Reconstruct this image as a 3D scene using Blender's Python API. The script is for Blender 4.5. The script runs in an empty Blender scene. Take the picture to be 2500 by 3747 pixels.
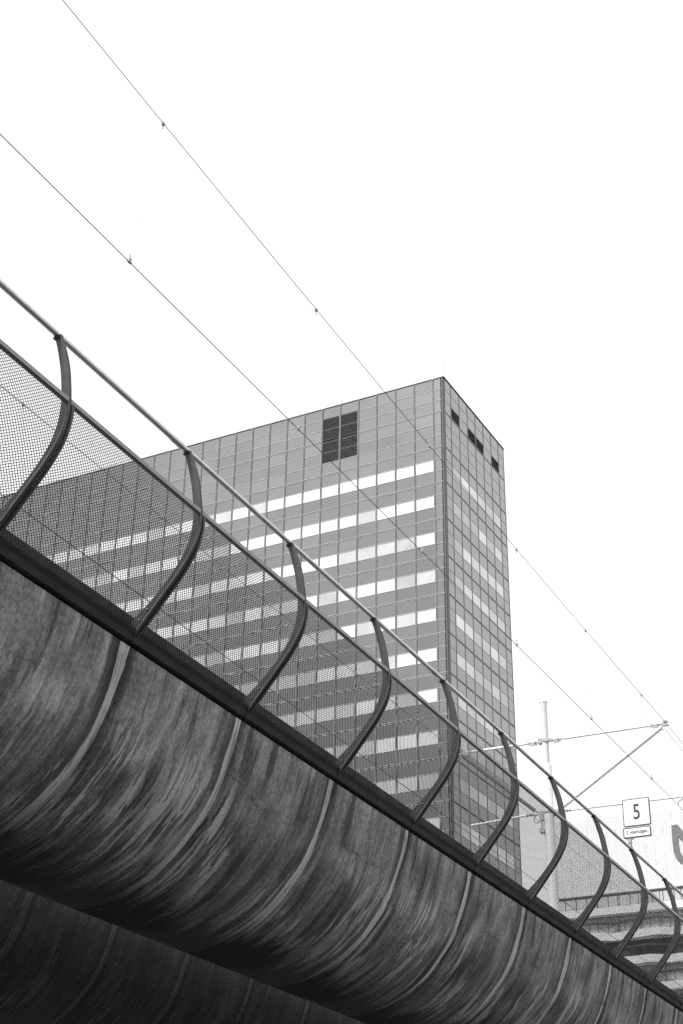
import bpy, math, random
from math import sin, cos, radians, pi
from mathutils import Vector, Matrix

random.seed(11)
scene = bpy.context.scene
COL = scene.collection

# ------------------------------------------------------------------ camera, sky, sun, exposure
EYE = 1.6                                   # eye height above the street
AZ, PITCH, ROLL = radians(26.596), radians(28.583), radians(0.963)
FPX, PW, PH = 5494.0, 2500.0, 3747.0
cam_data = bpy.data.cameras.new('camera')
cam = bpy.data.objects.new('camera', cam_data)
COL.objects.link(cam)
cam_data.sensor_fit = 'VERTICAL'
cam_data.sensor_height = 36.0
cam_data.lens = FPX / PH * 36.0
cam_data.clip_start = 0.1
cam_data.clip_end = 3000.0
CAM_R = Matrix.Rotation(AZ, 3, 'Z') @ Matrix.Rotation(radians(90) + PITCH, 3, 'X') @ Matrix.Rotation(ROLL, 3, 'Z')
cam.matrix_world = Matrix.Translation((0, 0, EYE)) @ CAM_R.to_4x4()
scene.camera = cam

SUN_AZ, SUN_EL = radians(193), radians(52)  # azimuth clockwise from +Y (along the tracks), seen from the street
world = bpy.data.worlds.new('World')
scene.world = world
world.use_nodes = True
wn = world.node_tree
wn.nodes.clear()
w_out = wn.nodes.new('ShaderNodeOutputWorld')
w_bg = wn.nodes.new('ShaderNodeBackground')
w_sky = wn.nodes.new('ShaderNodeTexSky')
w_sky.sky_type = 'NISHITA'
w_sky.sun_disc = False
w_sky.sun_elevation = SUN_EL
w_sky.sun_rotation = SUN_AZ
w_sky.dust_density = 7.0
w_bw = wn.nodes.new('ShaderNodeRGBToBW')
w_tc = wn.nodes.new('ShaderNodeTexCoord')
w_sep = wn.nodes.new('ShaderNodeSeparateXYZ')
w_noise = wn.nodes.new('ShaderNodeTexNoise')
w_noise.inputs['Scale'].default_value = 3.0
w_noise.inputs['Detail'].default_value = 5.0


def wmath(op, a, b):
    n = wn.nodes.new('ShaderNodeMath')
    n.operation = op
    for i, s in enumerate((a, b)):
        if isinstance(s, (int, float)):
            n.inputs[i].default_value = s
        else:
            wn.links.new(s, n.inputs[i])
    return n.outputs[0]


wn.links.new(w_sky.outputs[0], w_bw.inputs[0])
wn.links.new(w_tc.outputs['Generated'], w_sep.inputs[0])
wn.links.new(w_tc.outputs['Generated'], w_noise.inputs['Vector'])
# overcast cloud sheet (brighter towards the zenith) in front of the desaturated clear sky
OVERCAST = 9.9
elev = wmath('MAXIMUM', w_sep.outputs['Z'], 0.0)
sheet = wmath('MULTIPLY', wmath('ADD', wmath('MULTIPLY', elev, 0.12), 0.98), OVERCAST)
sheet = wmath('MULTIPLY', sheet, wmath('ADD', wmath('MULTIPLY', w_noise.outputs['Fac'], 0.16), 0.92))
# daylight from the hidden sun filters unevenly through the cloud sheet
w_cloud = wn.nodes.new('ShaderNodeTexNoise')
w_cloud.inputs['Scale'].default_value = 5.0
w_cloud.inputs['Detail'].default_value = 4.0
wn.links.new(w_tc.outputs['Generated'], w_cloud.inputs['Vector'])
thin = wmath('ADD', wmath('MULTIPLY', wmath('SUBTRACT', w_cloud.outputs['Fac'], 0.5), 2.6), 0.5)
thin = wmath('MAXIMUM', thin, 0.08)
total = wmath('ADD', sheet, wmath('MULTIPLY', w_bw.outputs[0], thin))
wn.links.new(total, w_bg.inputs['Color'])
w_bg.inputs['Strength'].default_value = 0.1
wn.links.new(w_bg.outputs[0], w_out.inputs[0])

sun_d = bpy.data.lights.new('sun', 'SUN')
sun_d.energy = 3.0
sun_d.angle = radians(12)
sun_d.color = (1.0, 1.0, 1.0)
sun = bpy.data.objects.new('sun', sun_d)
COL.objects.link(sun)
to_sun = Vector((sin(SUN_AZ) * cos(SUN_EL), cos(SUN_AZ) * cos(SUN_EL), sin(SUN_EL)))
sun.rotation_euler = to_sun.to_track_quat('Z', 'Y').to_euler()
sun.location = (0, -20, 60)

scene.view_settings.view_transform = 'Standard'
scene.view_settings.look = 'None'
scene.view_settings.exposure = 0.0
scene.view_settings.gamma = 1.0
scene.view_settings.use_curve_mapping = False
scene.render.engine = 'CYCLES'
scene.cycles.use_denoising = False
scene.cycles.max_bounces = 6
scene.cycles.diffuse_bounces = 3
scene.cycles.glossy_bounces = 3

# ------------------------------------------------------------------ helpers


def pix(p):
    """photograph pixel of a world point (used only to rank repeats by how large they show)"""
    v = CAM_R.transposed() @ (Vector(p) - Vector((0, 0, EYE)))
    if v.z > -0.1:
        return None
    return (PW / 2 + FPX * v.x / -v.z, PH / 2 - FPX * v.y / -v.z)


def link(name, data, parent=None, loc=None):
    o = bpy.data.objects.new(name, data)
    COL.objects.link(o)
    if parent is not None:
        o.parent = parent
    if loc is not None:
        o.location = loc
    return o


def origin_of(o):
    t = Vector((0, 0, 0))
    while o is not None:
        t = t + Vector(o.location)
        o = o.parent
    return t


def make_mesh(name, verts, faces, mat, uv=None, smooth=False, mats=None, mat_ids=None):
    me = bpy.data.meshes.new(name)
    me.from_pydata([tuple(v) for v in verts], [], faces)
    if mats:
        for m in mats:
            me.materials.append(m)
        if mat_ids:
            me.polygons.foreach_set('material_index', mat_ids)
    else:
        me.materials.append(mat)
    if uv is not None:
        layer = me.uv_layers.new(name='UVMap')
        for lp in me.loops:
            layer.data[lp.index].uv = uv[lp.vertex_index]
    if smooth:
        me.polygons.foreach_set('use_smooth', [True] * len(me.polygons))
    me.update()
    return me


def part(name, geo, mat, parent=None, smooth=False, uv=None):
    """geometry given in world coordinates; the object sits at its parent's origin (or at the geometry's base)"""
    verts, faces = geo
    if parent is not None:
        off = origin_of(parent)
        o = link(name, make_mesh(name, [Vector(v) - off for v in verts], faces, mat, uv, smooth), parent)
    else:
        xs = [v[0] for v in verts]; ys = [v[1] for v in verts]; zs = [v[2] for v in verts]
        off = Vector(((min(xs) + max(xs)) / 2, (min(ys) + max(ys)) / 2, min(zs)))
        o = link(name, make_mesh(name, [Vector(v) - off for v in verts], faces, mat, uv, smooth), None, off)
    return o


def thing(name, label, cat, loc, group=None):
    o = bpy.data.objects.new(name, None)
    COL.objects.link(o)
    o.location = loc
    o.empty_display_size = 0.2
    tag(o, label, cat, group)
    return o


def tag(o, label, cat, group=None):
    o['label'] = label
    o['category'] = cat
    if group:
        o['group'] = group


def join(*geos):
    V, F = [], []
    for v, f in geos:
        n = len(V)
        V += list(v)
        F += [tuple(i + n for i in q) for q in f]
    return V, F


def box(x0, x1, y0, y1, z0, z1):
    v = [(x0, y0, z0), (x1, y0, z0), (x1, y1, z0), (x0, y1, z0), (x0, y0, z1), (x1, y0, z1), (x1, y1, z1), (x0, y1, z1)]
    f = [(0, 3, 2, 1), (4, 5, 6, 7), (0, 1, 5, 4), (1, 2, 6, 5), (2, 3, 7, 6), (3, 0, 4, 7)]
    return v, f


def bev_box(x0, x1, y0, y1, z0, z1, b):
    """box with its four edges along y chamfered"""
    sec = [(x0 + b, z0), (x1 - b, z0), (x1, z0 + b), (x1, z1 - b), (x1 - b, z1), (x0 + b, z1), (x0, z1 - b), (x0, z0 + b)]
    return prism_y(sec, y0, y1)


def prism_y(sec, y0, y1):
    """closed (x,z) section (counter-clockwise seen from -y) extruded along y"""
    n = len(sec)
    v = [(x, y0, z) for x, z in sec] + [(x, y1, z) for x, z in sec]
    f = [(i, (i + 1) % n, (i + 1) % n + n, i + n) for i in range(n)]
    f.append(tuple(reversed(range(n))))
    f.append(tuple(range(n, 2 * n)))
    return v, [tuple(reversed(q)) for q in f]


def tube(pts, r, n=10, caps=True):
    pts = [Vector(p) for p in pts]
    rs = r if isinstance(r, (list, tuple)) else [r] * len(pts)
    V, F = [], []
    up = None
    for i, p in enumerate(pts):
        d = (pts[min(i + 1, len(pts) - 1)] - pts[max(i - 1, 0)]).normalized()
        if up is None:
            up = Vector((0, 0, 1)) if abs(d.z) < 0.9 else Vector((1, 0, 0))
        a = d.cross(up).normalized()
        b = a.cross(d).normalized()
        up = b
        for k in range(n):
            t = 2 * pi * k / n
            V.append(p + a * (cos(t) * rs[i]) + b * (sin(t) * rs[i]))
    for i in range(len(pts) - 1):
        for k in range(n):
            F.append((i * n + k, i * n + (k + 1) % n, (i + 1) * n + (k + 1) % n, (i + 1) * n + k))
    if caps:
        m = (len(pts) - 1) * n
        k0 = len(V)
        V += [V[k] for k in range(n)] + [V[m + k] for k in range(n)]
        F.append(tuple(k0 + k for k in range(n)))
        F.append(tuple(k0 + n + k for k in reversed(range(n))))
    return V, F


def catmull(pts, per=6):
    out = []
    for i in range(len(pts) - 1):
        p0, p1, p2, p3 = pts[max(i - 1, 0)], pts[i], pts[i + 1], pts[min(i + 2, len(pts) - 1)]
        for k in range(per):
            t = k / per
            out.append(tuple(0.5 * (2 * p1[j] + (p2[j] - p0[j]) * t + (2 * p0[j] - 5 * p1[j] + 4 * p2[j] - p3[j]) * t * t
                                    + (-p0[j] + 3 * p1[j] - 3 * p2[j] + p3[j]) * t ** 3) for j in range(len(p1))))
    out.append(tuple(pts[-1]))
    return out


def resample(pts, n):
    L = [0.0]
    for a, b in zip(pts, pts[1:]):
        L.append(L[-1] + math.dist(a, b))
    out, j = [], 0
    for i in range(n):
        s = L[-1] * i / (n - 1)
        while j < len(L) - 2 and L[j + 1] < s:
            j += 1
        t = (s - L[j]) / max(L[j + 1] - L[j], 1e-9)
        out.append(tuple(pts[j][k] * (1 - t) + pts[j + 1][k] * t for k in range(len(pts[0]))))
    return out, L[-1]


# ------------------------------------------------------------------ materials


class G:
    def __init__(s, name):
        s.mat = bpy.data.materials.new(name)
        s.mat.use_nodes = True
        s.nt = s.mat.node_tree
        s.bsdf = s.nt.nodes['Principled BSDF']

    def put(s, sock, v):
        if isinstance(v, (int, float)):
            if sock.type == 'RGBA':
                sock.default_value = (v, v, v, 1)
            else:
                sock.default_value = v
        else:
            s.nt.links.new(v, sock)

    def m(s, op, a, b=0.0, c=0.0, clamp=False):
        n = s.nt.nodes.new('ShaderNodeMath')
        n.operation = op
        n.use_clamp = clamp
        for i, x in enumerate((a, b, c)):
            s.put(n.inputs[i], x)
        return n.outputs[0]

    def add(s, a, b): return s.m('ADD', a, b)
    def sub(s, a, b): return s.m('SUBTRACT', a, b)
    def mul(s, a, b): return s.m('MULTIPLY', a, b)

    def lerp(s, a, b, t):
        return s.add(a, s.mul(s.sub(b, a), t))

    def step(s, x, a, b, lo=0.0, hi=1.0):
        n = s.nt.nodes.new('ShaderNodeMapRange')
        n.interpolation_type = 'SMOOTHSTEP'
        s.put(n.inputs['Value'], x)
        n.inputs['From Min'].default_value = a
        n.inputs['From Max'].default_value = b
        n.inputs['To Min'].default_value = lo
        n.inputs['To Max'].default_value = hi
        return n.outputs[0]

    def vec(s, x, y, z=0.0):
        n = s.nt.nodes.new('ShaderNodeCombineXYZ')
        for i, v in enumerate((x, y, z)):
            s.put(n.inputs[i], v)
        return n.outputs[0]

    def coord(s, which='Object'):
        return s.nt.nodes.new('ShaderNodeTexCoord').outputs[which]

    def sep(s, v):
        n = s.nt.nodes.new('ShaderNodeSeparateXYZ')
        s.nt.links.new(v, n.inputs[0])
        return n.outputs

    def noise(s, v, scale=1.0, detail=4.0, rough=0.55, dist=0.0):
        n = s.nt.nodes.new('ShaderNodeTexNoise')
        s.nt.links.new(v, n.inputs['Vector'])
        n.inputs['Scale'].default_value = scale
        n.inputs['Detail'].default_value = detail
        n.inputs['Roughness'].default_value = rough
        n.inputs['Distortion'].default_value = dist
        return n.outputs['Fac']

    def voronoi(s, v, scale):
        n = s.nt.nodes.new('ShaderNodeTexVoronoi')
        s.nt.links.new(v, n.inputs['Vector'])
        n.inputs['Scale'].default_value = scale
        return n.outputs['Distance']

    def rnd(s):
        return s.nt.nodes.new('ShaderNodeObjectInfo').outputs['Random']

    def bump(s, h, dist, strength=1.0):
        n = s.nt.nodes.new('ShaderNodeBump')
        s.put(n.inputs['Height'], h)
        n.inputs['Distance'].default_value = dist
        n.inputs['Strength'].default_value = strength
        s.nt.links.new(n.outputs[0], s.bsdf.inputs['Normal'])

    def out(s, base, rough=0.5, metal=0.0, ior=1.5):
        s.put(s.bsdf.inputs['Base Color'], base)
        s.put(s.bsdf.inputs['Roughness'], rough)
        s.put(s.bsdf.inputs['Metallic'], metal)
        s.bsdf.inputs['IOR'].default_value = ior
        return s.mat


def mottled(name, lo, hi, scale, rough=0.5, metal=0.0, bump=0.0, bscale=60, ior=1.5):
    g = G(name)
    c = g.coord('Object')
    n = g.noise(c, scale, 5, 0.6)
    base = g.step(n, 0.3, 0.7, lo, hi)
    if bump:
        g.bump(g.noise(c, bscale, 3), bump, 0.6)
    r = g.step(g.noise(c, scale * 2.3, 3), 0.3, 0.7, max(rough - 0.08, 0.03), rough + 0.1)
    return g.out(base, r, metal, ior)


SP = 1.70          # spacing of posts and concrete joints
W0 = 6.716         # first post in view


def concrete_material(name='weathered_concrete', tone=1.0, soft=0.0):
    g = G(name)
    u, v, _ = g.sep(g.coord('UV'))
    macro = g.noise(g.vec(g.mul(u, 0.9), g.mul(v, 0.9)), 1, 4)
    macro2 = g.noise(g.vec(g.mul(u, 1.3), g.mul(v, 0.8), 7.3), 1, 3)
    wob = g.noise(g.vec(g.mul(u, 3.0), g.mul(v, 2.0), 3.1), 1, 3)
    us = g.add(u, g.mul(g.sub(wob, 0.5), 0.05))
    sA = g.noise(g.vec(g.mul(us, 9.0), g.mul(v, 0.55), 1.7), 1, 5, 0.62)
    sB = g.noise(g.vec(g.mul(us, 26.0), g.mul(v, 1.1), 4.2), 1, 4, 0.6)
    sC = g.noise(g.vec(g.mul(us, 75.0), g.mul(v, 2.6), 9.9), 1, 3, 0.6)
    fine = g.noise(g.vec(g.mul(u, 90.0), g.mul(v, 90.0), 2.0), 1, 4, 0.7)
    speck = g.noise(g.vec(g.mul(u, 30.0), g.mul(v, 24.0), 6.0), 1, 4, 0.7)
    blot = g.noise(g.vec(g.mul(u, 3.2), g.mul(v, 1.9), 15.0), 1, 5, 0.65, 0.4)
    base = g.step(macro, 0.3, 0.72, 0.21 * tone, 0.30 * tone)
    base = g.mul(base, g.step(blot, 0.34, 0.66, 0.60, 1.25))
    base = g.mul(base, g.step(sA, 0.3, 0.72, 0.74, 1.2))
    base = g.mul(base, g.step(sB, 0.32, 0.68, 0.90, 1.10))
    base = g.mul(base, g.step(sC, 0.3, 0.7, 0.94, 1.06))
    base = g.mul(base, g.step(speck, 0.32, 0.68, 0.68, 1.28))
    base = g.mul(base, g.step(fine, 0.3, 0.7, 0.88, 1.12))
    drip = g.noise(g.vec(g.mul(us, 34.0), g.mul(v, 0.9), 71.0), 1, 3, 0.6)
    dz = g.step(g.add(v, g.mul(g.sub(sB, 0.5), 0.7)), 0.35, 0.9)
    base = g.mul(base, g.lerp(1.0, g.step(drip, 0.36, 0.62, 0.62, 1.22), dz))
    # paler upper band, darker lower down
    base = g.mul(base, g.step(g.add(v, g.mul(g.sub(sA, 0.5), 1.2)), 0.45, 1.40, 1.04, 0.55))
    cur = g.noise(g.vec(g.mul(us, 5.0), g.mul(v, 0.5), 83.0), 1, 4, 0.6)
    curt = g.mul(g.step(cur, 0.5, 0.6), g.step(g.add(v, g.mul(g.sub(sB, 0.5), 0.5)), 0.2, 0.75, 1.0, 0.0))
    base = g.mul(base, g.sub(1.0, g.mul(curt, 0.66)))
    # washed light runs: tapering strokes
    st1 = g.noise(g.vec(g.mul(us, 11.0), g.mul(v, 1.5), 4.2), 1, 2, 0.4)
    st2 = g.noise(g.vec(g.mul(us, 19.0), g.mul(v, 2.0), 8.8), 1, 2, 0.4)
    zone = g.mul(g.step(g.add(v, g.mul(g.sub(sC, 0.5), 0.5)), 0.30, 0.75), g.step(v, 1.35, 1.9, 1.0, 0.0))
    lr = g.m('MAXIMUM', g.step(st1, 0.548, 0.562), g.step(st2, 0.57, 0.585))
    lr = g.mul(g.mul(lr, zone), g.step(macro2, 0.42, 0.52))
    base = g.lerp(base, g.step(speck, 0.3, 0.7, 0.40 * tone, 0.58 * tone), g.mul(lr, g.step(g.add(v, g.mul(g.sub(sC, 0.5), 0.4)), 0.5, 1.7, 0.95, 0.45)))
    # dark runs
    dkn = g.noise(g.vec(g.mul(us, 6.0), g.mul(v, 0.8), 12.0), 1, 3, 0.5)
    dkr = g.mul(g.step(dkn, 0.48, 0.60), g.step(g.add(v, g.mul(g.sub(sB, 0.5), 0.8)), 0.15, 1.1))
    base = g.lerp(base, g.mul(base, 0.30), g.mul(dkr, 0.85))
    # joints: pale drip bands with dark flanks
    t = g.m('DIVIDE', g.sub(u, W0), SP)
    jn = g.m('ROUND', t)
    d = g.mul(g.sub(t, jn), SP)
    drift = g.noise(g.vec(g.mul(jn, 3.7), g.mul(v, 1.2), 20.0), 1, 3)
    dd = g.m('ABSOLUTE', g.add(g.add(d, 0.035), g.mul(g.sub(drift, 0.5), 0.09)))
    jw = g.noise(g.vec(g.mul(jn, 5.3), g.mul(v, 0.9), 31.0), 1, 2)
    ddn = g.m('DIVIDE', dd, g.step(jw, 0.3, 0.7, 0.6, 1.35))
    band = g.mul(g.step(g.add(ddn, g.mul(g.sub(sC, 0.5), 0.05)), 0.046, 0.060, 1.0, 0.0), g.step(v, 0.9, 1.9, 1.0, 0.12))
    band = g.mul(band, g.step(g.noise(g.vec(g.mul(us, 30.0), g.mul(v, 1.6), 60.0), 1, 3), 0.36, 0.52, 0.35, 1.0))
    flank = g.mul(g.step(g.add(dd, g.mul(g.sub(sB, 0.5), 0.12)), 0.07, 0.19, 1.0, 0.0), g.step(v, 0.25, 1.7, 1.0, 0.35))
    base = g.mul(base, g.sub(1.0, g.mul(flank, 0.72)))
    base = g.lerp(base, g.mul(g.step(sC, 0.3, 0.7, 0.55 * tone, 0.80 * tone), g.step(macro, 0.3, 0.7, 0.85, 1.1)), g.mul(band, 0.85))
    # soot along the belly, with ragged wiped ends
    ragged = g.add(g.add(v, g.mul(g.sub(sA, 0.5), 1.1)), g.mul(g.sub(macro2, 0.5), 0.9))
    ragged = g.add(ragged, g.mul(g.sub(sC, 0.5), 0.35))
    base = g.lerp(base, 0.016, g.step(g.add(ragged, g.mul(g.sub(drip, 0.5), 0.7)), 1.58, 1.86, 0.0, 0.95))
    # hairline crack running along the side and pores
    cr = g.noise(g.vec(g.mul(u, 1.1), 0.5, 40.0), 1, 6, 0.7)
    cline = g.m('ABSOLUTE', g.sub(v, g.add(g.mul(cr, 0.55), 0.22)))
    crack = g.mul(g.step(cline, 0.001, 0.006, 1.0, 0.0), g.step(g.noise(g.vec(g.mul(u, 0.9), 2.0, 44.0), 1, 3), 0.50, 0.58, 0.0, 0.9))
    halo = g.mul(g.step(g.add(cline, g.mul(g.sub(fine, 0.5), 0.05)), 0.0, 0.045, 1.0, 0.0), g.step(g.noise(g.vec(g.mul(u, 2.3), 2.0, 49.0), 1, 4), 0.5, 0.62))
    base = g.mul(base, g.sub(1.0, g.mul(g.m('MAXIMUM', crack, g.mul(halo, 0.55)), 0.75)))
    pv = g.voronoi(g.vec(g.mul(u, 26.0), g.mul(v, 26.0)), 1.0)
    pore = g.mul(g.step(pv, 0.08, 0.18, 1.0, 0.0), g.step(speck, 0.45, 0.58))
    base = g.mul(base, g.sub(1.0, g.mul(pore, 0.7)))
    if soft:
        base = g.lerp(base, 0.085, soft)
    h = g.add(g.mul(fine, 0.25), g.add(g.mul(sB, 0.6), g.sub(0.0, g.add(g.mul(pore, 0.8), crack))))
    g.bump(h, 0.006, 0.5)
    return g.out(base, 0.88)


def glass_panel_material(name, lo, hi, rough, ior, metal=0.0, wav=0.02, coat=0.0):
    g = G(name)
    c = g.coord('Object')
    r = g.rnd()
    x, y, z = g.sep(c)
    off = g.vec(g.add(x, g.mul(r, 37.0)), y, g.add(z, g.mul(r, 91.0)))
    n = g.noise(off, 0.8, 3)
    base = g.add(g.lerp(lo, hi, r), g.mul(g.sub(n, 0.5), 0.25 * (hi + lo) / 2))
    streak = g.noise(g.vec(g.mul(g.add(x, g.mul(r, 50.0)), 9.0), g.mul(z, 0.7)), 1, 3)
    base = g.mul(base, g.step(streak, 0.3, 0.7, 0.95, 1.05))
    g.bump(g.noise(off, 0.5, 1), wav, 0.4)
    if coat:
        g.bsdf.inputs['Coat Weight'].default_value = 1.0
        g.bsdf.inputs['Coat IOR'].default_value = coat
        g.bsdf.inputs['Coat Roughness'].default_value = 0.04
    return g.out(base, rough, metal, ior)


M = {}
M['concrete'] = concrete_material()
M['concrete_shaded'] = concrete_material('shaded_concrete', 0.6, 0.6)  # near viaduct's shade painted in: darker, flatter copy of the concrete
M['plain_concrete'] = mottled('plain_concrete', 0.12, 0.2, 1.5, 0.85, 0, 0.004, 30)
M['post'] = mottled('post_paint', 0.020, 0.032, 6, 0.55, 0.0, 0.0008, 80)
M['fascia'] = mottled('fascia_steel', 0.015, 0.03, 3, 0.55, 0.0, 0.001, 40)
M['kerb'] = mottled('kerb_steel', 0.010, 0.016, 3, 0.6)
M['handrail'] = mottled('brushed_rail', 0.52, 0.64, 8, 0.30, 0.9)
M['midrail'] = mottled('rail_flat', 0.22, 0.28, 8, 0.4, 0.2)
M['mesh'] = mottled('expanded_mesh', 0.018, 0.03, 10, 0.5)
M['edge'] = mottled('mesh_edge', 0.03, 0.05, 10, 0.5)
M['bolt'] = mottled('zinc_bolt', 0.16, 0.25, 30, 0.45, 0.6)
M['spandrel'] = glass_panel_material('spandrel_glass', 0.000, 0.045, 0.22, 1.6, coat=2.1)
M['window'] = glass_panel_material('window_glass', 0.40, 0.74, 0.07, 1.6, 1.0, 0.06)
M['mullion'] = mottled('mullion_metal', 0.27, 0.32, 2, 0.5, 0.1)
M['corner'] = mottled('corner_metal', 0.08, 0.1, 2, 0.5)
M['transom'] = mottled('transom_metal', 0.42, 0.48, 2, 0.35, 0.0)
M['core'] = mottled('tower_core', 0.05, 0.06, 1, 0.8)
M['louvre'] = mottled('louvre_metal', 0.12, 0.16, 6, 0.5)
M['coping'] = mottled('coping_metal', 0.25, 0.3, 3, 0.5)
M['pole'] = mottled('pole_paint', 0.60, 0.68, 3, 0.5, 0, 0.0005, 30)
M['arm'] = mottled('arm_tube', 0.76, 0.84, 6, 0.4, 0.1)
M['hardware'] = mottled('hardware_steel', 0.30, 0.44, 25, 0.5, 0.3)
M['strut_dark'] = mottled('strut_dark_steel', 0.06, 0.12, 12, 0.6)
M['wire'] = mottled('wire_copper', 0.04, 0.06, 8, 0.5, 0.3)
M['thinwire'] = mottled('dropper_steel', 0.1, 0.16, 8, 0.5, 0.3)
M['sign_white'] = mottled('sign_face', 0.76, 0.82, 14, 0.35)
M['sign_dark'] = mottled('sign_border', 0.045, 0.06, 20, 0.4)
M['ink'] = mottled('sign_print', 0.03, 0.04, 30, 0.5)
M['clad'] = mottled('white_cladding', 0.75, 0.8, 0.6, 0.45, 0, 0.002, 3)
M['emblem'] = mottled('emblem_grey', 0.17, 0.2, 2, 0.5)
M['slab'] = mottled('balcony_white', 0.8, 0.86, 0.6, 0.6)
M['recess'] = mottled('balcony_recess', 0.04, 0.07, 0.6, 0.5)
M['pane'] = mottled('far_pane', 0.5, 0.6, 0.5, 0.3, 0.0)
M['rail_dark'] = mottled('balcony_rail', 0.04, 0.06, 3, 0.5)


def asphalt():
    g = G('paving')
    c = g.coord('Object')
    n = g.noise(c, 0.3, 5)
    f = g.noise(c, 40, 3)
    g.bump(f, 0.004, 0.5)
    return g.out(g.mul(g.step(n, 0.3, 0.7, 0.06, 0.085), g.step(f, 0.3, 0.7, 0.85, 1.15)), 0.9)


# ------------------------------------------------------------------ ground
ground = part('ground', ([(-900, -500, 0), (900, -500, 0), (900, 1300, 0), (-900, 1300, 0)], [(0, 1, 2, 3)]), asphalt())
ground['kind'] = 'structure'


def Z(z):
    return z + EYE


# ------------------------------------------------------------------ the two tram viaducts
SIDE = [(-5.955, 4.405), (-5.985, 4.26), (-6.02, 4.13), (-6.085, 3.945), (-6.19, 3.71), (-6.34, 3.51), (-6.51, 3.33),
        (-6.72, 3.175), (-6.97, 3.06), (-7.2, 3.0), (-7.40, 2.988), (-7.56, 3.045), (-7.9, 3.23), (-8.6, 3.64), (-9.5, 4.0)]
side, side_len = resample(catmull(SIDE, 8), 54)
side_v = [0.0]
for a, b in zip(side, side[1:]):
    side_v.append(side_v[-1] + math.dist(a, b))
BACK = [(-10.15, 4.1), (-10.15, 4.42), (-6.02, 4.42)]
K0, K1 = -5, 18


def concrete_segment(y0, y1, du, uoff):
    prof = side + BACK
    vv = side_v + [side_v[-1] + 0.7, side_v[-1] + 1.0, side_v[-1] + 5.0]
    n = len(prof)
    ys = (y0, (y0 + y1) / 2, y1)
    V, UV, F = [], [], []
    for y in ys:
        for (x, z), s in zip(prof, vv):
            V.append((x + du, y, Z(z)))
            UV.append((y + uoff, s))
    for j in range(2):
        for i in range(n):
            a, b = i, (i + 1) % n
            F.append((j * n + a, (j + 1) * n + a, (j + 1) * n + b, j * n + b))
    F.append(tuple(range(n)))
    F.append(tuple(2 * n + i for i in reversed(range(n))))
    return V, F, UV


def viaduct(du, uoff, label, name='tram_viaduct'):
    root = thing(name, label, 'viaduct', (-8.05 + du, W0, 0))
    off = Vector(root.location)
    for k in range(K0, K1):
        y0, y1 = W0 + k * SP, W0 + (k + 1) * SP
        V, F, UV = concrete_segment(y0 + 0.006, y1 - 0.006, du, uoff)
        link('concrete_segment', make_mesh('concrete_segment', [Vector(v) - off for v in V], F, M['concrete'] if du == 0.0 else M['concrete_shaded'], UV, True), root)
    # steel edge angle in bay lengths, shadow gap strip and kerb behind the fence
    fas_sec = [(-5.985, 4.428), (-5.925, 4.433), (-5.872, 4.512), (-5.885, 4.520), (-5.934, 4.446), (-5.985, 4.441)]
    me_f = None
    for k in range(K0, K1):
        y0, y1 = W0 + k * SP, W0 + (k + 1) * SP
        g = prism_y([(x + du, Z(z)) for x, z in fas_sec], y0 + 0.006, y1 - 0.006)
        if me_f is None:
            me_f = make_mesh('edge_angle', [Vector(v) - off - Vector((0, k * SP, 0)) for v in g[0]], g[1], M['fascia'])
        link('edge_angle', me_f, root, (0, k * SP, 0))
    L0, L1 = W0 + K0 * SP, W0 + K1 * SP
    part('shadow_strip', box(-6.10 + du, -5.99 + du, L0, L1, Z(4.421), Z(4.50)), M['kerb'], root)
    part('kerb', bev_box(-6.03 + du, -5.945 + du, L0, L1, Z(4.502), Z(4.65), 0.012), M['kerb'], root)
    part('deck', box(-10.14 + du, -6.11 + du, L0, L1, Z(4.425), Z(4.52)), M['plain_concrete'], root)
    for y in (-1.4, 36.5):
        part('pier', join(prism_y([(-9.35 + du, 0.0), (-8.05 + du, 0.0), (-8.0 + du, Z(3.62)), (-9.4 + du, Z(3.98))], y - 0.55, y + 0.55)), M['plain_concrete'], root)
    return root


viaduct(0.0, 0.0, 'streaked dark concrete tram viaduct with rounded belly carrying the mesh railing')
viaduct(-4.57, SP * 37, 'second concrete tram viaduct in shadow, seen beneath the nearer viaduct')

# ------------------------------------------------------------------ railing on the near viaduct
OUT_C = [(-5.527, 5.966), (-5.492, 5.872), (-5.457, 5.771), (-5.426, 5.656), (-5.405, 5.536), (-5.391, 5.434), (-5.384, 5.33),
         (-5.389, 5.252), (-5.405, 5.167), (-5.437, 5.079), (-5.482, 4.995), (-5.541, 4.905), (-5.612, 4.815), (-5.69, 4.718), (-5.77, 4.62), (-5.84, 4.535), (-5.915, 4.442)]
IN_C = [(-5.587, 5.966), (-5.555, 5.88), (-5.524, 5.771), (-5.496, 5.657), (-5.476, 5.538), (-5.466, 5.46), (-5.459, 5.383),
        (-5.461, 5.30), (-5.470, 5.221), (-5.494, 5.13), (-5.532, 5.048), (-5.582, 4.965), (-5.645, 4.88), (-5.722, 4.79), (-5.81, 4.70), (-5.88, 4.64), (-5.975, 4.545)]
N_P = 40
oc, _ = resample(catmull(OUT_C, 6), N_P)
ic, _ = resample(catmull(IN_C, 6), N_P)
RAIL0, RAIL1 = -3, 16
railing = thing('viaduct_railing', 'steel railing of curved posts with handrail and expanded mesh panels along viaduct edge', 'railing', (-5.9, W0, Z(4.44)))
roff = Vector(railing.location)


def local(geo, shift=(0, 0, 0)):
    s = roff + Vector(shift)
    return [Vector(v) - s for v in geo[0]], geo[1]


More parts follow.
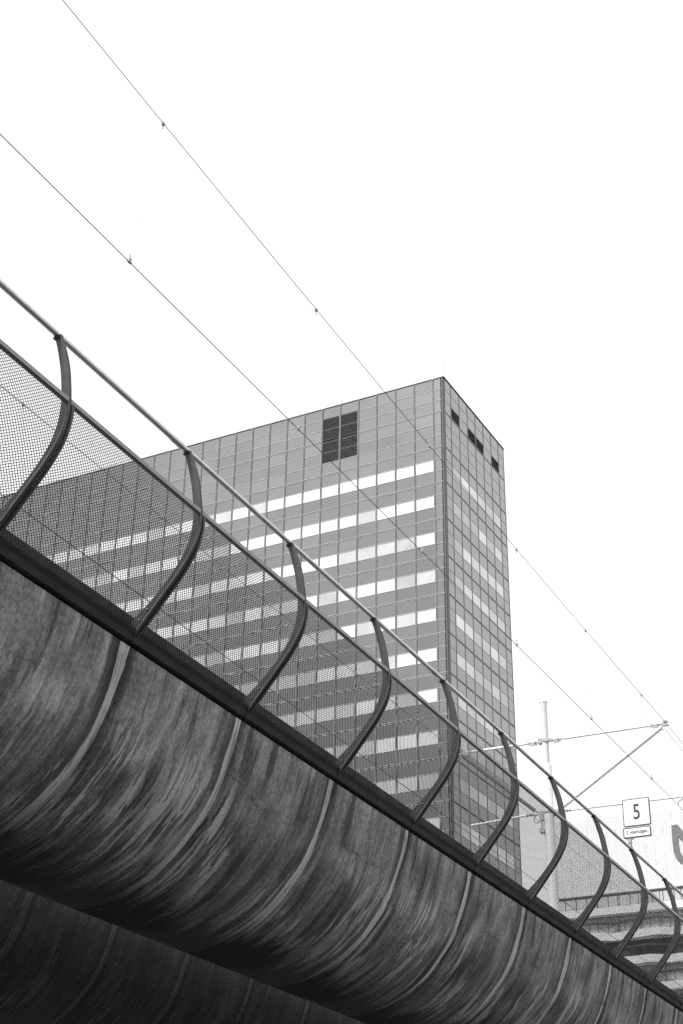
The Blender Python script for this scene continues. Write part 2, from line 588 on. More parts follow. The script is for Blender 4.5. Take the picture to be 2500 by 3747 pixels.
def post_geo(th):
    V, F = [], []
    b = 0.004
    for (xo, zo), (xi, zi) in zip(oc, ic):
        d = Vector((xi - xo, zi - zo)).normalized() * b
        ring = [(xo + d.x, -th), (xi - d.x, -th), (xi, -th + b), (xi, th - b), (xi - d.x, th), (xo + d.x, th), (xo, th - b), (xo, -th + b)]
        zs = [zo + d.y, zi - d.y, zi, zi, zi - d.y, zo + d.y, zo, zo]
        for (x, y), z in zip(ring, zs):
            V.append((x, W0 + y, Z(z)))
    for i in range(N_P - 1):
        for k in range(8):
            F.append((i * 8 + k, i * 8 + (k + 1) % 8, (i + 1) * 8 + (k + 1) % 8, (i + 1) * 8 + k))
    F.append(tuple(reversed(range(8))))
    F.append(tuple((N_P - 1) * 8 + k for k in range(8)))
    return V, F


def mesh_of(name, geo, mat, smooth=False):
    v, f = local(geo)
    return make_mesh(name, v, f, mat, None, smooth)


me_post = mesh_of('post', post_geo(0.0125), M['post'])
# bracket below the handrail: short bent lug reaching from the post head to the tube
me_lug = mesh_of('rail_bracket', join(tube([(-5.566, W0 - 0.034, Z(5.954)), (-5.562, W0 - 0.018, Z(5.942)), (-5.56, W0, Z(5.938))], [0.008, 0.011, 0.012], 8),
                                      bev_box(-5.590, -5.534, W0 - 0.020, W0 + 0.020, Z(5.938), Z(5.950), 0.004)), M['post'])
me_bolt = mesh_of('bolt', join(tube([(-5.80, W0 - 0.0125, Z(4.66)), (-5.80, W0 - 0.022, Z(4.66))], 0.009, 6), tube([(-5.86, W0 - 0.0125, Z(4.585)), (-5.86, W0 - 0.022, Z(4.585))], 0.009, 6)), M['bolt'])

# the mesh follows the outer edge of the posts from under the mid rail down to the edge angle
prof_mesh = [p for p in oc if 4.47 < p[1] < 5.375]
NV = 61
LW, SH = 1.60 / 50, 0.0125
mesh_prof, mesh_len = resample(prof_mesh, 400)


def surf(y, v):
    t = max(0.0, min(1.0, v / mesh_len)) * 399
    i = min(int(t), 398)
    f = t - i
    a, b = mesh_prof[i], mesh_prof[i + 1]
    d = Vector((b[0] - a[0], b[1] - a[1])).normalized()
    return Vector((a[0] * (1 - f) + b[0] * f, y, Z(a[1] * (1 - f) + b[1] * f))), Vector((-d.y, 0, d.x))


def mesh_panel_geo():
    V, F = [], []
    rows = int(mesh_len / SH)
    y_lo, y_hi = W0 + 0.036, W0 + SP - 0.036
    cols = int((y_hi - y_lo) / LW) + 1
    for j in range(rows):
        for i in range(-1, cols + 1):
            ya = y_lo + (i + 0.5 * (j % 2)) * LW
            for sgn in (-1, 1):
                yb = ya + sgn * LW / 2
                if min(ya, yb) < y_lo - 0.002 or max(ya, yb) > y_hi + 0.002:
                    continue
                pa, na = surf(ya, j * SH)
                pb, nb = surf(yb, (j + 1) * SH)
                pa = pa + na * 0.003
                pb = pb + nb * 0.003
                d = (pb - pa).normalized()
                s = d.cross(na).normalized() * 0.0021
                h = na * 0.0007
                k = len(V)
                for p in (pa, pb):
                    V += [p + s + h, p - s + h, p - s - h, p + s - h]
                for e in range(4):
                    F.append((k + e, k + (e + 1) % 4, k + 4 + (e + 1) % 4, k + 4 + e))
    return V, F


me_mesh = mesh_of('mesh_panel', mesh_panel_geo(), M['mesh'])


def edge_strip_geo(y0, y1, lift0, lift1):
    V, F = [], []
    n = 48
    for i in range(n):
        p, nn = surf(W0, mesh_len * i / (n - 1))
        for (y, h) in ((y0, lift0), (y1, lift0), (y1, lift1), (y0, lift1)):
            V.append(Vector((p.x, y, p.z)) + nn * h)
    for i in range(n - 1):
        for k in range(4):
            F.append((i * 4 + k, i * 4 + (k + 1) % 4, (i + 1) * 4 + (k + 1) % 4, (i + 1) * 4 + k))
    F.append((3, 2, 1, 0))
    m = (n - 1) * 4
    F.append((m, m + 1, m + 2, m + 3))
    return V, F


me_edge_a = mesh_of('edge_strip', edge_strip_geo(W0 + 0.0128, W0 + 0.037, -0.004, 0.008), M['edge'])
me_edge_b = mesh_of('edge_strip', edge_strip_geo(W0 + SP - 0.037, W0 + SP - 0.0128, -0.004, 0.008), M['edge'])
me_mid = mesh_of('mid_rail', bev_box(-5.404, -5.390, W0 + 0.014, W0 + SP - 0.014, Z(5.372), Z(5.414), 0.003), M['midrail'])
me_lip = mesh_of('mesh_lip', bev_box(-5.412, -5.378, W0 + 0.014, W0 + SP - 0.014, Z(5.361), Z(5.371), 0.003), M['edge'])

for k in range(RAIL0, RAIL1):
    sh = (0, k * SP, 0)
    p = link('post', me_post, railing, sh)
    link('rail_bracket', me_lug, p)
    link('bolt', me_bolt, p)
    if k < RAIL1 - 1:
        link('mid_rail', me_mid, railing, sh)
        q = link('mesh_panel', me_mesh, railing, sh)
        link('edge_strip', me_edge_a, q)
        link('edge_strip', me_edge_b, q)
        link('mesh_lip', me_lip, q)
# handrail in 5 m tube lengths joined by sleeves
RX, RZ = -5.558, Z(5.970)
splices = [RAIL0 * SP - 0.4, 1 * SP - 0.16, 4 * SP - 0.22, 7 * SP - 0.2, 10 * SP - 0.2, 13 * SP - 0.2, (RAIL1 - 1) * SP + 0.3]
for a, b in zip(splices, splices[1:]):
    part('handrail', tube([(RX, W0 + a + 0.002, RZ), (RX, W0 + (a + b) / 2, RZ), (RX, W0 + b - 0.002, RZ)], 0.0225, 20), M['handrail'], railing, True)
for a in splices[1:-1]:
    part('rail_sleeve', tube([(RX, W0 + a - 0.075, RZ - 0.001), (RX, W0 + a - 0.06, RZ - 0.001), (RX, W0 + a + 0.075, RZ - 0.001)], [0.022, 0.0265, 0.0265], 20), M['handrail'], railing, True)

# ------------------------------------------------------------------ tram stop sign on the railing
WS = W0 + 8 * SP - 0.05
sign = thing('tram_stop_sign', 'small white sign reading 5 and 2 voertuigen clamped to railing post', 'sign', (-5.55, WS, Z(5.94)))


def rounded(x0, x1, z0, z1, r, n=5):
    pts = []
    for cx, cz, a0 in ((x1 - r, z0 + r, -90), (x1 - r, z1 - r, 0), (x0 + r, z1 - r, 90), (x0 + r, z0 + r, 180)):
        for i in range(n + 1):
            a = radians(a0 + 90 * i / n)
            pts.append((cx + r * cos(a), cz + r * sin(a)))
    return pts


def lettering(name, text, x, z, height, squeeze, y, parent, mat, bold=0.0):
    cu = bpy.data.curves.new(name, 'FONT')
    cu.body = text
    cu.align_x = 'CENTER'
    cu.size = 1.0
    cu.extrude = 0.0
    cu.offset = bold
    cu.resolution_u = 6
    tmp = bpy.data.objects.new(name + '_tmp', cu)
    COL.objects.link(tmp)
    dg = bpy.context.evaluated_depsgraph_get()
    me = bpy.data.meshes.new_from_object(tmp.evaluated_get(dg))
    bpy.data.objects.remove(tmp)
    xs = [v.co.x for v in me.vertices]
    ys = [v.co.y for v in me.vertices]
    # scale so that the figures have the given height
    dig_h = 0.69
    s = height / dig_h
    cx = (min(xs) + max(xs)) / 2
    off = origin_of(parent)
    for v in me.vertices:
        gx, gz = (v.co.x - cx) * s * squeeze, v.co.y * s
        v.co = Vector((x + gx, y, z + gz)) - off
    me.materials.clear()
    me.materials.append(mat)
    return link(name, me, parent)


for (x0, x1, z0, z1, r, fr) in ((-5.620, -5.230, 6.268, 6.662, 0.022, 0.013), (-5.636, -5.239, 6.106, 6.252, 0.018, 0.015)):
    pl = part('plate', prism_y([(x, Z(z)) for x, z in rounded(x0, x1, z0, z1, r)], WS - 0.004, WS + 0.022), M['sign_dark'], sign)
    part('face', prism_y([(x, Z(z)) for x, z in rounded(x0 + fr, x1 - fr, z0 + fr, z1 - fr, r * 0.5)], WS - 0.0065, WS - 0.003), M['sign_white'], pl)
lettering('numeral', '5', -5.423, Z(6.365), 0.215, 0.74, WS - 0.0085, sign, M['ink'], 0.012)
lettering('lettering', '2 voertuigen', -5.438, Z(6.163), 0.047, 0.87, WS - 0.0085, sign, M['ink'], 0.02)
part('bracket', bev_box(-5.60, -5.50, WS + 0.002, WS + 0.034, Z(6.088), Z(6.106), 0.004), M['hardware'], sign)
part('tube_stub', tube([(-5.55, WS + 0.018, Z(5.952)), (-5.55, WS + 0.018, Z(6.09))], 0.0225, 14), M['hardware'], sign, True)
for zc in (5.985, 6.045):
    part('clamp', tube([(-5.55, WS + 0.018, Z(zc - 0.006)), (-5.55, WS + 0.018, Z(zc + 0.006))], 0.031, 14), M['hardware'], sign)

# ------------------------------------------------------------------ overhead line: pole with twin cantilevers
WP = 31.4
PX = -10.40
pole = thing('overhead_line_pole', 'white stepped steel pole carrying twin bracket arms for the tram wires', 'pole', (PX, WP, 0))
part('shaft', tube([(PX, WP, 0), (PX, WP, Z(11.34)), (PX, WP, Z(11.40))], [0.122, 0.118, 0.085], 28), M['pole'], pole, True)
part('upper_shaft', tube([(PX, WP, Z(11.38)), (PX, WP, Z(12.88))], 0.082, 28), M['pole'], pole, True)
part('cap', join(tube([(PX, WP, Z(12.87)), (PX, WP, Z(12.92)), (PX, WP, Z(12.945))], [0.09, 0.09, 0.06], 24),
                 *[box(PX + 0.088 * cos(a) - 0.012, PX + 0.088 * cos(a) + 0.012, WP + 0.088 * sin(a) - 0.012, WP + 0.088 * sin(a) + 0.012, Z(12.865), Z(12.915)) for a in (0.3, 1.8, 3.6, 5.1)]), M['arm'], pole)


def cantilever(sg, tip, low_end, low_z):
    """bracket arm to one side: top tube, raking strut, registration tube, insulators and clamps"""
    x_c = PX + sg * 0.12
    part('arm_collar', join(tube([(PX, WP, Z(11.91)), (PX, WP, Z(11.95))], 0.092, 24), bev_box(min(PX, x_c) - 0.02, max(PX, x_c) + 0.02, WP - 0.10, WP - 0.07, Z(11.90), Z(11.97), 0.01)) if sg > 0 else
         bev_box(x_c - 0.04, x_c + 0.05, WP - 0.06, WP + 0.06, Z(11.88), Z(12.0), 0.01), M['hardware'], pole)
    top = part('top_tube', tube([(PX + sg * 0.42, WP, Z(11.935)), (tip - sg * 0.33, WP, Z(11.94))], 0.027, 12), M['arm'], pole, True)
    for xa, xb in ((PX + sg * 0.10, PX + sg * 0.46), (tip - sg * 0.38, tip - sg * 0.04)):
        part('end_fitting', join(tube([(xa, WP, Z(11.937)), (xb, WP, Z(11.937))], 0.019, 8),
                                 bev_box(min(xa, xb) + 0.02, min(xa, xb) + 0.08, WP - 0.02, WP + 0.02, Z(11.90), Z(11.98), 0.008),
                                 bev_box((xa + xb) / 2 - 0.08, (xa + xb) / 2 + 0.09, WP - 0.015, WP + 0.015, Z(11.87), Z(11.925), 0.012),
                                 tube([((xa + xb) / 2 + 0.04, WP - 0.04, Z(11.94)), ((xa + xb) / 2 + 0.04, WP + 0.04, Z(11.94))], 0.022, 8)), M['hardware'], top)
    st = part('strut', tube([(tip - sg * 0.10, WP, Z(11.855)), (PX + sg * 0.33, WP, Z(10.34))], 0.045, 14), M['arm'] if sg > 0 else M['strut_dark'], pole, True)
    part('strut_foot', join(tube([(PX + sg * 0.34, WP, Z(10.345)), (PX + sg * 0.12, WP, Z(10.24))], 0.028, 8),
                            bev_box(PX + sg * 0.16 - 0.07, PX + sg * 0.16 + 0.07, WP - 0.04, WP + 0.04, Z(10.17), Z(10.30), 0.01)), M['hardware'], st)
    part('tip_clamp', join(bev_box(tip - 0.07, tip + 0.06, WP - 0.03, WP + 0.03, Z(11.88), Z(11.95), 0.012),
                           bev_box(tip - 0.05, tip + 0.05, WP - 0.05, WP + 0.02, Z(11.96), Z(12.0), 0.01),
                           tube([(tip - sg * 0.06, WP, Z(11.96)), (tip - sg * 0.10, WP, Z(11.82)), (tip - sg * 0.06, WP, Z(11.80))], 0.012, 6)), M['hardware'], pole)
    lt = part('registration_tube', tube([(PX + sg * 0.52, WP, Z(10.25)), (low_end, WP, Z(low_z))], 0.024, 12), M['arm'], pole, True)
    ins = []
    for i in range(5):
        xx = PX + sg * (0.36 + 0.035 * i)
        ins.append(tube([(xx - 0.007, WP, Z(10.25)), (xx + 0.007, WP, Z(10.25))], 0.04 if i % 2 == 0 else 0.028, 12))
    ins.append(tube([(PX + sg * 0.16, WP, Z(10.24)), (PX + sg * 0.55, WP, Z(10.25))], 0.017, 8))
    part('insulator', join(*ins), M['hardware'], lt)
    part('steady_arm', tube([(low_end, WP, Z(low_z)), (low_end + sg * 0.0, WP - 0.02, Z(low_z - 0.06)), (low_end - sg * 0.09, WP - 0.02, Z(low_z - 0.10)), (low_end - sg * 0.11, WP - 0.02, Z(low_z - 0.17))], 0.012, 6), M['hardware'], lt)


cantilever(1, -7.585, -7.36, 10.236)
cantilever(-1, -12.52, -12.27, 10.18)
part('pole_band', tube([(PX, WP, Z(10.22)), (PX, WP, Z(10.27))], 0.128, 24), M['hardware'], pole)
loop = [(PX - 0.26, WP - 0.05, Z(10.24)), (PX - 0.34, WP - 0.05, Z(10.10)), (PX - 0.27, WP - 0.05, Z(10.03)), (PX - 0.15, WP - 0.05, Z(10.10)), (PX - 0.14, WP - 0.05, Z(10.2))]
part('jumper_cable', tube(catmull(loop, 5), 0.008, 6), M['wire'], pole)
part('cable_drop', join(tube([(PX - 0.13, WP - 0.09, Z(10.22)), (PX - 0.14, WP - 0.09, Z(9.75))], 0.02, 8),
                        bev_box(PX - 0.20, PX - 0.08, WP - 0.13, WP - 0.06, Z(9.78), Z(9.88), 0.01), bev_box(PX - 0.19, PX - 0.09, WP - 0.13, WP - 0.06, Z(10.06), Z(10.14), 0.01)), M['hardware'], pole)


def sagz(w):
    return 11.865 + (w - 19.5) ** 2 * 0.00092 if w < 31.4 else 11.865 + (w - 43.3) ** 2 * 0.00092


def xA(w):      # staggered contact wire of the near track
    return -7.90 + (w - 8.3) * 0.0186 if w < 31.4 else -7.47 - (w - 31.4) * 0.0186


WS_LIST = [-4, 0, 4] + [7.6 + i * 1.7 for i in range(15)] + [34, 37, 40, 44, 48, 52, 55]
mess = part('messenger_wire', tube([(-7.6, w, Z(sagz(w) if w > 7.6 else 11.995 - (7.6 - w) * 0.01)) for w in WS_LIST], 0.0048, 6), M['wire'], None, True)
tag(mess, 'upper sagging overhead wire crossing the sky from top edge to bracket arm tip', 'overhead wire')
cont = part('contact_wire', tube([(xA(w), w, Z(10.05)) for w in WS_LIST], 0.0055, 6), M['wire'], None, True)
tag(cont, 'lower straight overhead tram wire crossing the sky and tower front', 'overhead wire')
mess2 = part('messenger_wire', tube([(-12.60, w, Z(sagz(w) + 0.03 if w > 7.6 else 12.02 - (7.6 - w) * 0.01)) for w in WS_LIST], 0.0052, 6), M['wire'], None, True)
tag(mess2, 'upper overhead wire of the far track, seen through the mesh panels', 'overhead wire')
cont2 = part('contact_wire', tube([(-12.33 - 0.004 * (w - 18), w, Z(10.06)) for w in WS_LIST], 0.0068, 6), M['wire'], None, True)
tag(cont2, 'lower overhead wire of the far track, seen low through the mesh panels', 'overhead wire')
stay = part('stay_wire', tube([(-7.62, WP, Z(11.83)), (-7.55, WP + 6, Z(11.62)), (-7.5, WP + 14, Z(11.5)), (-7.5, WP + 24, Z(11.6))], 0.004, 6), M['thinwire'], None, True)
tag(stay, 'thin stay wire hooked under the right bracket arm tip leading out of frame', 'wire')

ORD = ['first', 'second', 'third', 'fourth', 'fifth', 'sixth']


def dropper(wa, xa, za, wb, xb, zb, label):
    root = thing('dropper', label, 'dropper wire', (xa, wa, za), 'droppers between the overhead wires')
    part('wire', tube([(xa, wa, za), (xb, wb, zb)], 0.0011, 5), M['thinwire'], root)
    part('contact_clip', join(bev_box(xa - 0.014, xa + 0.014, wa - 0.03, wa + 0.03, za - 0.012, za + 0.022, 0.005),
                              tube([(xa - 0.025, wa, za + 0.03), (xa + 0.025, wa, za + 0.03)], 0.011, 6), tube([(xa, wa, za + 0.01), (xa, wa, za + 0.10)], 0.007, 6)), M['hardware'], root)
    part('messenger_clip', join(bev_box(xb - 0.012, xb + 0.012, wb - 0.025, wb + 0.025, zb - 0.02, zb + 0.016, 0.005),
                                tube([(xb, wb, zb), (xb, wb, zb - 0.09)], 0.006, 6), tube([(xb - 0.022, wb, zb - 0.02), (xb + 0.022, wb, zb - 0.02)], 0.01, 6)), M['hardware'], root)


for i in range(6):
    wa, wb = 10.5 + 3.79 * i, 10.52 + 3.81 * i
    dropper(wa, xA(wa), Z(10.05), wb, -7.6, Z(sagz(wb)), 'thin dropper wire with clips between near overhead wires, %s from top left' % ORD[i])
for i in range(5):
    wa = 14.6 + 3.8 * i
    dropper(wa, -12.33 - 0.004 * (wa - 18), Z(10.06), wa + 0.03, -12.60, Z(sagz(wa) + 0.03), 'thin dropper wire between far overhead wires behind mesh, %s from left' % ORD[i])

# ------------------------------------------------------------------ glass office tower
TA = radians(1.63)
TC = Vector((-41.85, 103.18, 0))
DR = Vector((sin(TA), cos(TA), 0))
DL = Vector((-cos(TA), sin(TA), 0))
ROOF = Z(74.22)
tower = thing('office_tower', 'tall slab tower with grid of grey panels and bright window bands', 'building', TC)
FACES = {'L': (DL, -DR, -TA), 'R': (DR, -DL, pi / 2 - TA)}   # direction along the face, outward normal, panel yaw


def at(face, s, z, o=0.0):
    d, n, _ = FACES[face]
    return TC + d * s + n * o + Vector((0, 0, z))


def bar(face, s0, s1, z0, z1, o0, o1):
    P = [at(face, s, z, o) for z in (z0, z1) for o in (o0, o1) for s in (s0, s1)]
    F = [(0, 1, 3, 2), (4, 6, 7, 5), (0, 4, 5, 1), (2, 3, 7, 6), (0, 2, 6, 4), (1, 5, 7, 3)]
    if face == 'R':
        F = [tuple(reversed(f)) for f in F]
    return P, F


# column boundaries
colL = [0.16, 0.93] + [0.93 + 1.853 * i for i in range(1, 33)]
colR = [0.16, 1.45, 3.28, 5.11, 6.94, 8.77, 10.6, 12.43, 13.72]
LEN_L, LEN_R = colL[-1], 13.84
# floor boundaries: two tall plant floors, then office floors
floors = [74.22, 70.66, 67.08]
while Z(floors[-1]) > 5:
    floors.append(floors[-1] - 3.505)
P_core = [TC + DR * 0.03 + DL * 0.03, TC + DL * LEN_L + DR * 0.03, TC + DL * LEN_L + DR * LEN_R, TC + DR * LEN_R + DL * 0.03]
part('core', ([Vector((p.x, p.y, 0)) for p in P_core] + [Vector((p.x, p.y, ROOF - 0.1)) for p in P_core],
              [(0, 3, 2, 1), (4, 5, 6, 7), (0, 4, 7, 3), (3, 7, 6, 2), (2, 6, 5, 1), (1, 5, 4, 0)][:]), M['core'], tower)

panel_cache = {}


def panel_mesh(kind, w, h):
    key = (kind, round(w, 3), round(h, 3))
    if key not in panel_cache:
        b = 0.012
        x, z = w / 2, h / 2
        y0, y1 = -0.045, 0.02
        V = [(-x, y1, -z), (x, y1, -z), (x, y1, z), (-x, y1, z), (-x, y0 + b, -z), (x, y0 + b, -z), (x, y0 + b, z), (-x, y0 + b, z),
             (-x + b, y0, -z + b), (x - b, y0, -z + b), (x - b, y0, z - b), (-x + b, y0, z - b)]
        F = [(8, 9, 10, 11), (4, 5, 9, 8), (5, 6, 10, 9), (6, 7, 11, 10), (7, 4, 8, 11), (0, 1, 5, 4), (1, 2, 6, 5), (2, 3, 7, 6), (3, 0, 4, 7), (3, 2, 1, 0)]
        panel_cache[key] = make_mesh(kind, V, F, M['window'] if kind == 'window' else M['spandrel'])
    return panel_cache[key]


louvre_cache = {}


def louvre_geo(w, h):
    key = (round(w, 3), round(h, 3))
    if key not in louvre_cache:
        V, F = [], []
        n = 13
        for i in range(n):
            z = -h / 2 + h * (i + 0.5) / n
            a, b = 0.055, -0.02
            k = len(V)
            V += [(-w / 2, -0.05, z - 0.03), (w / 2, -0.05, z - 0.03), (w / 2, 0.02, z + 0.03), (-w / 2, 0.02, z + 0.03),
                  (-w / 2, -0.05, z - 0.018), (w / 2, -0.05, z - 0.018), (w / 2, 0.02, z + 0.042), (-w / 2, 0.02, z + 0.042)]
            F += [tuple(k + j for j in f) for f in ((0, 3, 2, 1), (4, 5, 6, 7), (0, 1, 5, 4), (2, 3, 7, 6), (1, 2, 6, 5), (3, 0, 4, 7))]
        fr = 0.03
        for g in (box(-w / 2, w / 2, -0.06, 0.02, -h / 2, -h / 2 + fr), box(-w / 2, w / 2, -0.06, 0.02, h / 2 - fr, h / 2)):
            V, F = join((V, F), g)
        louvre_cache[key] = make_mesh('louvre', V, F, M['louvre'])
    return louvre_cache[key]


cells = []
for face, cols in (('L', colL), ('R', colR)):
    for fi in range(len(floors) - 1):
        zt, zb = Z(floors[fi]), Z(floors[fi + 1])
        H = (zt - zb - 0.13) / 3.0
        for st in range(3):
            zc = zt - 0.02 - H * (st + 0.5)
            h = H - 0.055
            for c in range(len(cols) - 1):
                s0, s1 = cols[c], cols[c + 1]
                inset = 0.068
                kind = 'panel'
                edge = c == 0 or (face == 'R' and c == len(cols) - 2)
                if st == 1 and fi >= 2 and not edge:
                    kind = 'window'
                gi = fi * 3 + st
                if face == 'L' and c in (5, 6) and 1 <= gi <= 4:
                    kind = 'louvre'
                if face == 'R' and gi == 2 and c in (1, 3, 4, 6):
                    kind = 'louvre'
                cells.append((face, (s0 + s1) / 2, zc, (s1 - s0) - 2 * inset, h, kind))


def area_in_view(face, s, z, w, h):
    q = [pix(at(face, s + a * w / 2, z + b * h / 2)) for a, b in ((-1, -1), (1, -1), (1, 1), (-1, 1))]
    if any(p is None for p in q):
        return 0
    cx, cy = sum(p[0] for p in q) / 4, sum(p[1] for p in q) / 4
    if not (-20 < cx < 2520 and -20 < cy < 2040 + 0.66 * cx):
        return 0
    A = 0
    for i in range(4):
        A += q[i][0] * q[(i + 1) % 4][1] - q[(i + 1) % 4][0] * q[i][1]
    return abs(A) / 2


ranked = {'panel': [], 'window': []}
for i, c in enumerate(cells):
    if c[5] in ranked:
        ranked[c[5]].append((area_in_view(*c[:5]), i))
single = set()
for k in ranked:
    ranked[k].sort(reverse=True)
    single |= {i for a, i in ranked[k][:295] if a > 0}
rest = {'panel': ([], []), 'window': ([], [])}
toff = origin_of(tower)
for i, (face, s, z, w, h, kind) in enumerate(cells):
    yaw = FACES[face][2]
    loc = at(face, s, z, 0.03) - toff
    tilt = (random.gauss(0, 0.0022), random.gauss(0, 0.0018))
    R = Matrix.Rotation(yaw + tilt[1], 3, 'Z') @ Matrix.Rotation(tilt[0], 3, 'X')
    if kind == 'louvre':
        o = link('louvre', louvre_geo(w, h), tower, loc)
        o.rotation_euler = R.to_euler()
        continue
    me = panel_mesh(kind, w, h)
    if i in single:
        o = link('window' if kind == 'window' else 'spandrel_panel', me, tower, loc)
        o.rotation_euler = R.to_euler()
    else:
        V, F = rest[kind]
        n = len(V)
        V += [R @ v.co + loc for v in me.vertices]
        F += [tuple(j + n for j in p.vertices) for p in me.polygons]
for kind, nm in (('panel', 'spandrel_panels'), ('window', 'windows')):
    V, F = rest[kind]
    o = link(nm, make_mesh(nm, V, F, M['window'] if kind == 'window' else M['spandrel']), tower)
    o['kind'] = 'stuff'

# mullions: two ribs with a recessed groove between
for face, cols in (('L', colL), ('R', colR)):
    for c, s in enumerate(cols[1:-1] if face == 'R' else cols[1:]):
        dep = 0.145 if face == 'L' else 0.095
        parts = [bar(face, s - 0.066, s - 0.030, 0.5, ROOF - 0.02, 0.0, dep), bar(face, s + 0.030, s + 0.066, 0.5, ROOF - 0.02, 0.0, dep)]
        mu = part('mullion', join(*parts), M['mullion'], tower)
        part('groove', bar(face, s - 0.030, s + 0.030, 0.5, ROOF - 0.03, 0.0, 0.06), M['mullion'], mu)
# transoms, doubled at every floor line
for face, cols in (('L', colL), ('R', colR)):
    s0, s1 = cols[0] + 0.01, cols[-1] - 0.01
    for fi in range(len(floors) - 1):
        zt, zb = Z(floors[fi]), Z(floors[fi + 1])
        H = (zt - zb - 0.13) / 3.0
        lv = [zt - 0.02 - H, zt - 0.02 - 2 * H, zt - 0.02 - 3 * H, zt - 0.02 - 3 * H - 0.125]
        for z in lv:
            spans = [(s0, s1)]
            if face == 'L' and 74.22 - 5.8 < z - EYE < 74.22 - 1.0:      # interrupted by the louvre field
                spans = [(s0, colL[5] - 0.07), (colL[7] + 0.07, s1)]
            for sa, sb in spans:
                part('transom', bar(face, sa, sb, z - 0.024, z + 0.024, 0.0, 0.105 if face == 'L' else 0.088), M['transom'] if face == 'L' else M['mullion'], tower)  # sun and shade put into the colour: lighter on sunlit face, darker on unlit
# corner column, far end column, coping
part('corner_column', join(bar('L', 0.0, 0.145, 0, ROOF - 0.04, -0.05, 0.09), bar('R', 0.0, 0.145, 0, ROOF - 0.04, -0.04, 0.085)), M['corner'], tower)
part('corner_column', bar('R', 13.72, LEN_R, 0, ROOF - 0.04, -0.05, 0.09), M['mullion'], tower)
part('coping', join(bar('L', -0.15, LEN_L, ROOF - 0.02, ROOF + 0.04, -0.3, 0.15), bar('R', -0.10, LEN_R + 0.1, ROOF - 0.018, ROOF + 0.042, -0.3, 0.15)), M['coping'], tower)
part('lightning_rod', tube([at('L', 0.7, ROOF, -2.0), at('L', 0.7, ROOF + 3.0, -2.0)], 0.014, 6), M['mullion'], tower)
for s_, h_ in ((3.2, 0.9), (4.6, 1.25), (5.3, 1.1)):
    part('roof_vent', tube([at('L', s_, ROOF - 0.1, -1.2), at('L', s_, ROOF + h_ * 0.45, -1.2)], 0.12, 8), M['transom'], tower)

# ------------------------------------------------------------------ white clad building at right
NA = radians(91.08)
NT = Vector((sin(NA), cos(NA), 0))
NN_ = Vector((-cos(NA) * -1, -sin(NA), 0))   # towards the street
NN_ = Vector((cos(NA), -sin(NA), 0))
NP = Vector((-51.8, 163.4, 0))
hall = thing('clad_building', 'white ribbed building with grey emblem above rows of wavy balconies', 'building', NP)


def fp(t, z, o=0.0):
    return NP + NT * t + NN_ * o + Vector((0, 0, z))


def fbox(t0, t1, z0, z1, o0, o1):
    P = [fp(t, z, o) for z in (z0, z1) for o in (o0, o1) for t in (t0, t1)]
    return P, [(0, 1, 3, 2), (4, 6, 7, 5), (0, 4, 5, 1), (2, 3, 7, 6), (0, 2, 6, 4), (1, 5, 7, 3)]


T_L, T_R = -2.2, 44.0
ZTOP, ZCL = Z(52.0), Z(43.25)
part('body', fbox(T_L + 0.05, T_R, 0, ZTOP - 0.2, -22, -0.25), M['recess'], hall)
pw = 1.1
t = T_L
random.seed(5)
while t < T_R - 0.1:
    ribs = [fbox(t + 0.008, min(t + pw, T_R) - 0.008, ZCL, ZTOP, -0.24, 0.0)]
    for j in range(4):
        tt = t + 0.10 + j * 0.26
        ribs.append(fbox(tt, tt + 0.10 + random.uniform(-0.02, 0.03), ZCL + 0.01, ZTOP - 0.01 - random.uniform(0, 0.05), 0.0, 0.045))
    part('cladding_panel', join(*ribs), M['clad'], hall)
    t += pw
# the emblem: a bold slanted letter form with a rounded foot
em = [(11.99, 50.02), (12.67, 50.04), (13.24, 49.22), (14.35, 47.75), (14.35, 50.04), (15.05, 50.04), (15.05, 47.2), (14.95, 46.55), (14.7, 46.0), (14.3, 45.66), (13.8, 45.5), (13.3, 45.5),
      (12.9, 45.61), (12.53, 45.89), (12.17, 46.42), (11.99, 47.1), (11.96, 48.18)]
ho = [(12.64, 48.75), (12.62, 47.85), (12.68, 47.02), (12.98, 46.41), (13.3, 46.22), (13.75, 46.2), (14.05, 46.42), (14.2, 46.8), (13.14, 48.08)]


def extrude_ring(outer, o0, o1):
    n = len(outer)
    V = [fp(a, Z(b), o1) for a, b in outer] + [fp(a, Z(b), o0) for a, b in outer]
    return V, [tuple(range(n))] + [(i, i + n, (i + 1) % n + n, (i + 1) % n) for i in range(n)]


from mathutils.geometry import tessellate_polygon
loops = [[Vector((a, b, 0)) for a, b in em], [Vector((a, b, 0)) for a, b in ho]]
tri = tessellate_polygon(loops)
flat = em + ho
V = [fp(a, Z(b), 0.16) for a, b in flat] + [fp(a, Z(b), 0.05) for a, b in flat]
nF = len(flat)
F = [tuple(x) for x in tri]
for ring, st in ((em, 0), (ho, len(em))):
    n = len(ring)
    F += [(st + i, st + (i + 1) % n, st + (i + 1) % n + nF, st + i + nF) for i in range(n)]
part('emblem', (V, F), M['emblem'], hall)

# balcony storeys below the cladding, with undulating slab edges
random.seed(9)


def wavy(tv, ph):
    return 1.1 + 0.42 * sin(tv * 0.78 + ph) + 0.18 * sin(tv * 1.9 + ph * 2.1)


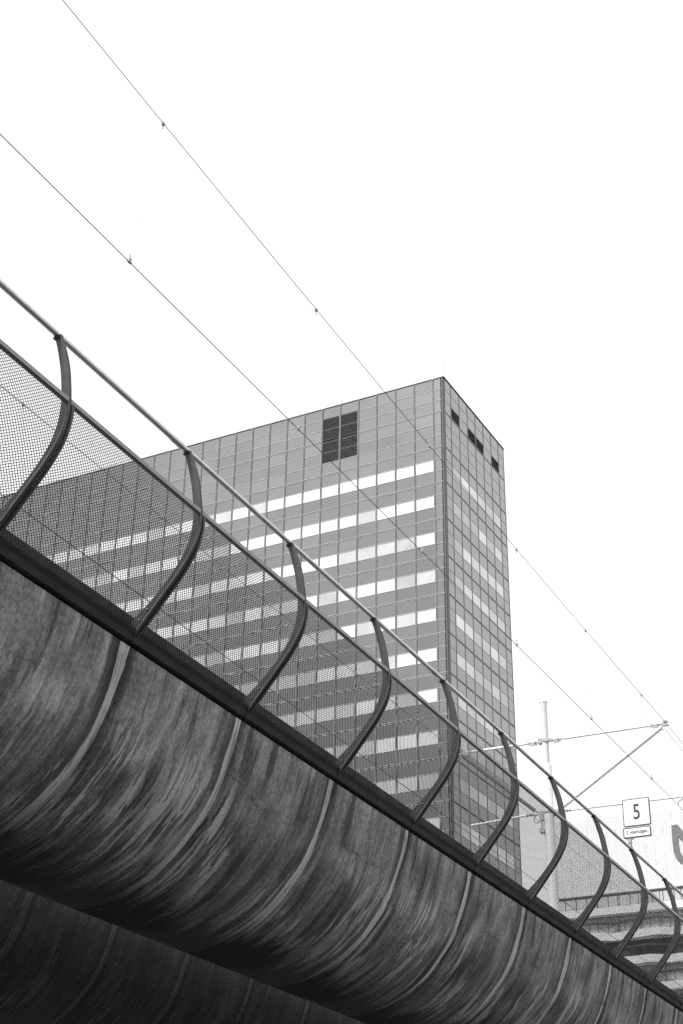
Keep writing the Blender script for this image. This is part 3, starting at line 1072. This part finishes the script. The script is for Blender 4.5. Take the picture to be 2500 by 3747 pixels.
z_slab = 41.53
for lev in range(9):
    zt = z_slab - 2.80 * lev
    ph = 0.9 * lev
    amp = 0.0 if lev == 0 else 1.0
    st = [T_L + (T_R - T_L) * i / 110 for i in range(111)]
    prof = [(tv, 0.9 + (wavy(tv, ph) - 0.9) * amp) for tv in st]
    # slab band
    V, F = [], []
    for tv, o in prof:
        V += [fp(tv, Z(zt), o), fp(tv, Z(zt - 0.82), o), fp(tv, Z(zt - 0.82), -0.2), fp(tv, Z(zt), -0.2)]
    for i in range(len(prof) - 1):
        for k in range(4):
            F.append((i * 4 + k, i * 4 + (k + 1) % 4, i * 4 + 4 + (k + 1) % 4, i * 4 + 4 + k))
    F += [(0, 1, 2, 3), tuple(len(V) - 4 + k for k in (3, 2, 1, 0))]
    ba = part('balcony', (V, F), M['slab'], hall)
    # handrail following the edge
    V, F = [], []
    hz = 1.28 if lev == 0 else 1.05
    for tv, o in prof:
        z0 = Z(zt + hz)
        V += [fp(tv, z0 + 0.10, o - 0.02), fp(tv, z0 - 0.10, o - 0.02), fp(tv, z0 - 0.10, o - 0.22), fp(tv, z0 + 0.10, o - 0.22)]
    for i in range(len(prof) - 1):
        for k in range(4):
            F.append((i * 4 + k, i * 4 + (k + 1) % 4, i * 4 + 4 + (k + 1) % 4, i * 4 + 4 + k))
    F += [(0, 1, 2, 3), tuple(len(V) - 4 + k for k in (3, 2, 1, 0))]
    part('balcony_rail', (V, F), M['rail_dark'], ba)
    tv = T_L + 0.3
    while tv < 30:
        o = 0.9 + (wavy(tv, ph) - 0.9) * amp
        part('baluster', fbox(tv - 0.035, tv + 0.035, Z(zt), Z(zt + hz), o - 0.14, o - 0.08), M['rail_dark'], ba)
        tv += 1.245 if lev % 2 == 0 else 1.0
    # glazing set back
    tv = T_L + 0.1
    while tv < 30:
        if lev != 2 or (int(tv * 3) % 4):
            part('window', fbox(tv + 0.04, tv + 2.36, Z(zt + 0.02), Z(zt + 1.9), -0.24, -0.16), M['recess'] if lev == 2 else M['pane'], hall)
        tv += 2.4
ant = thing('roof_antenna', 'small twin rod antenna frame on the white building roof', 'antenna', fp(2.7, ZTOP, -1.0))
for tt in (1.95, 3.55):
    part('rod', tube([fp(tt, ZTOP + 0.55, -1), fp(tt + 0.02, ZTOP + 2.45, -1)], 0.035, 6), M['arm'], ant)
part('cross_bar', join(fbox(1.85, 3.65, ZTOP + 0.45, ZTOP + 0.56, -1.05, -0.95), fbox(3.40, 3.72, ZTOP + 0.42, ZTOP + 0.70, -1.06, -0.94)), M['arm'], ant)
part('equipment_box', fbox(2.15, 3.3, ZTOP - 0.02, ZTOP + 0.40, -1.3, -0.8), M['arm'], ant)
part('support', join(fbox(1.9, 2.0, ZTOP - 0.2, ZTOP + 0.45, -1.05, -0.95), fbox(1.66, 1.8, ZTOP - 0.2, ZTOP + 0.14, -1.05, -0.95)), M['hardware'], ant)
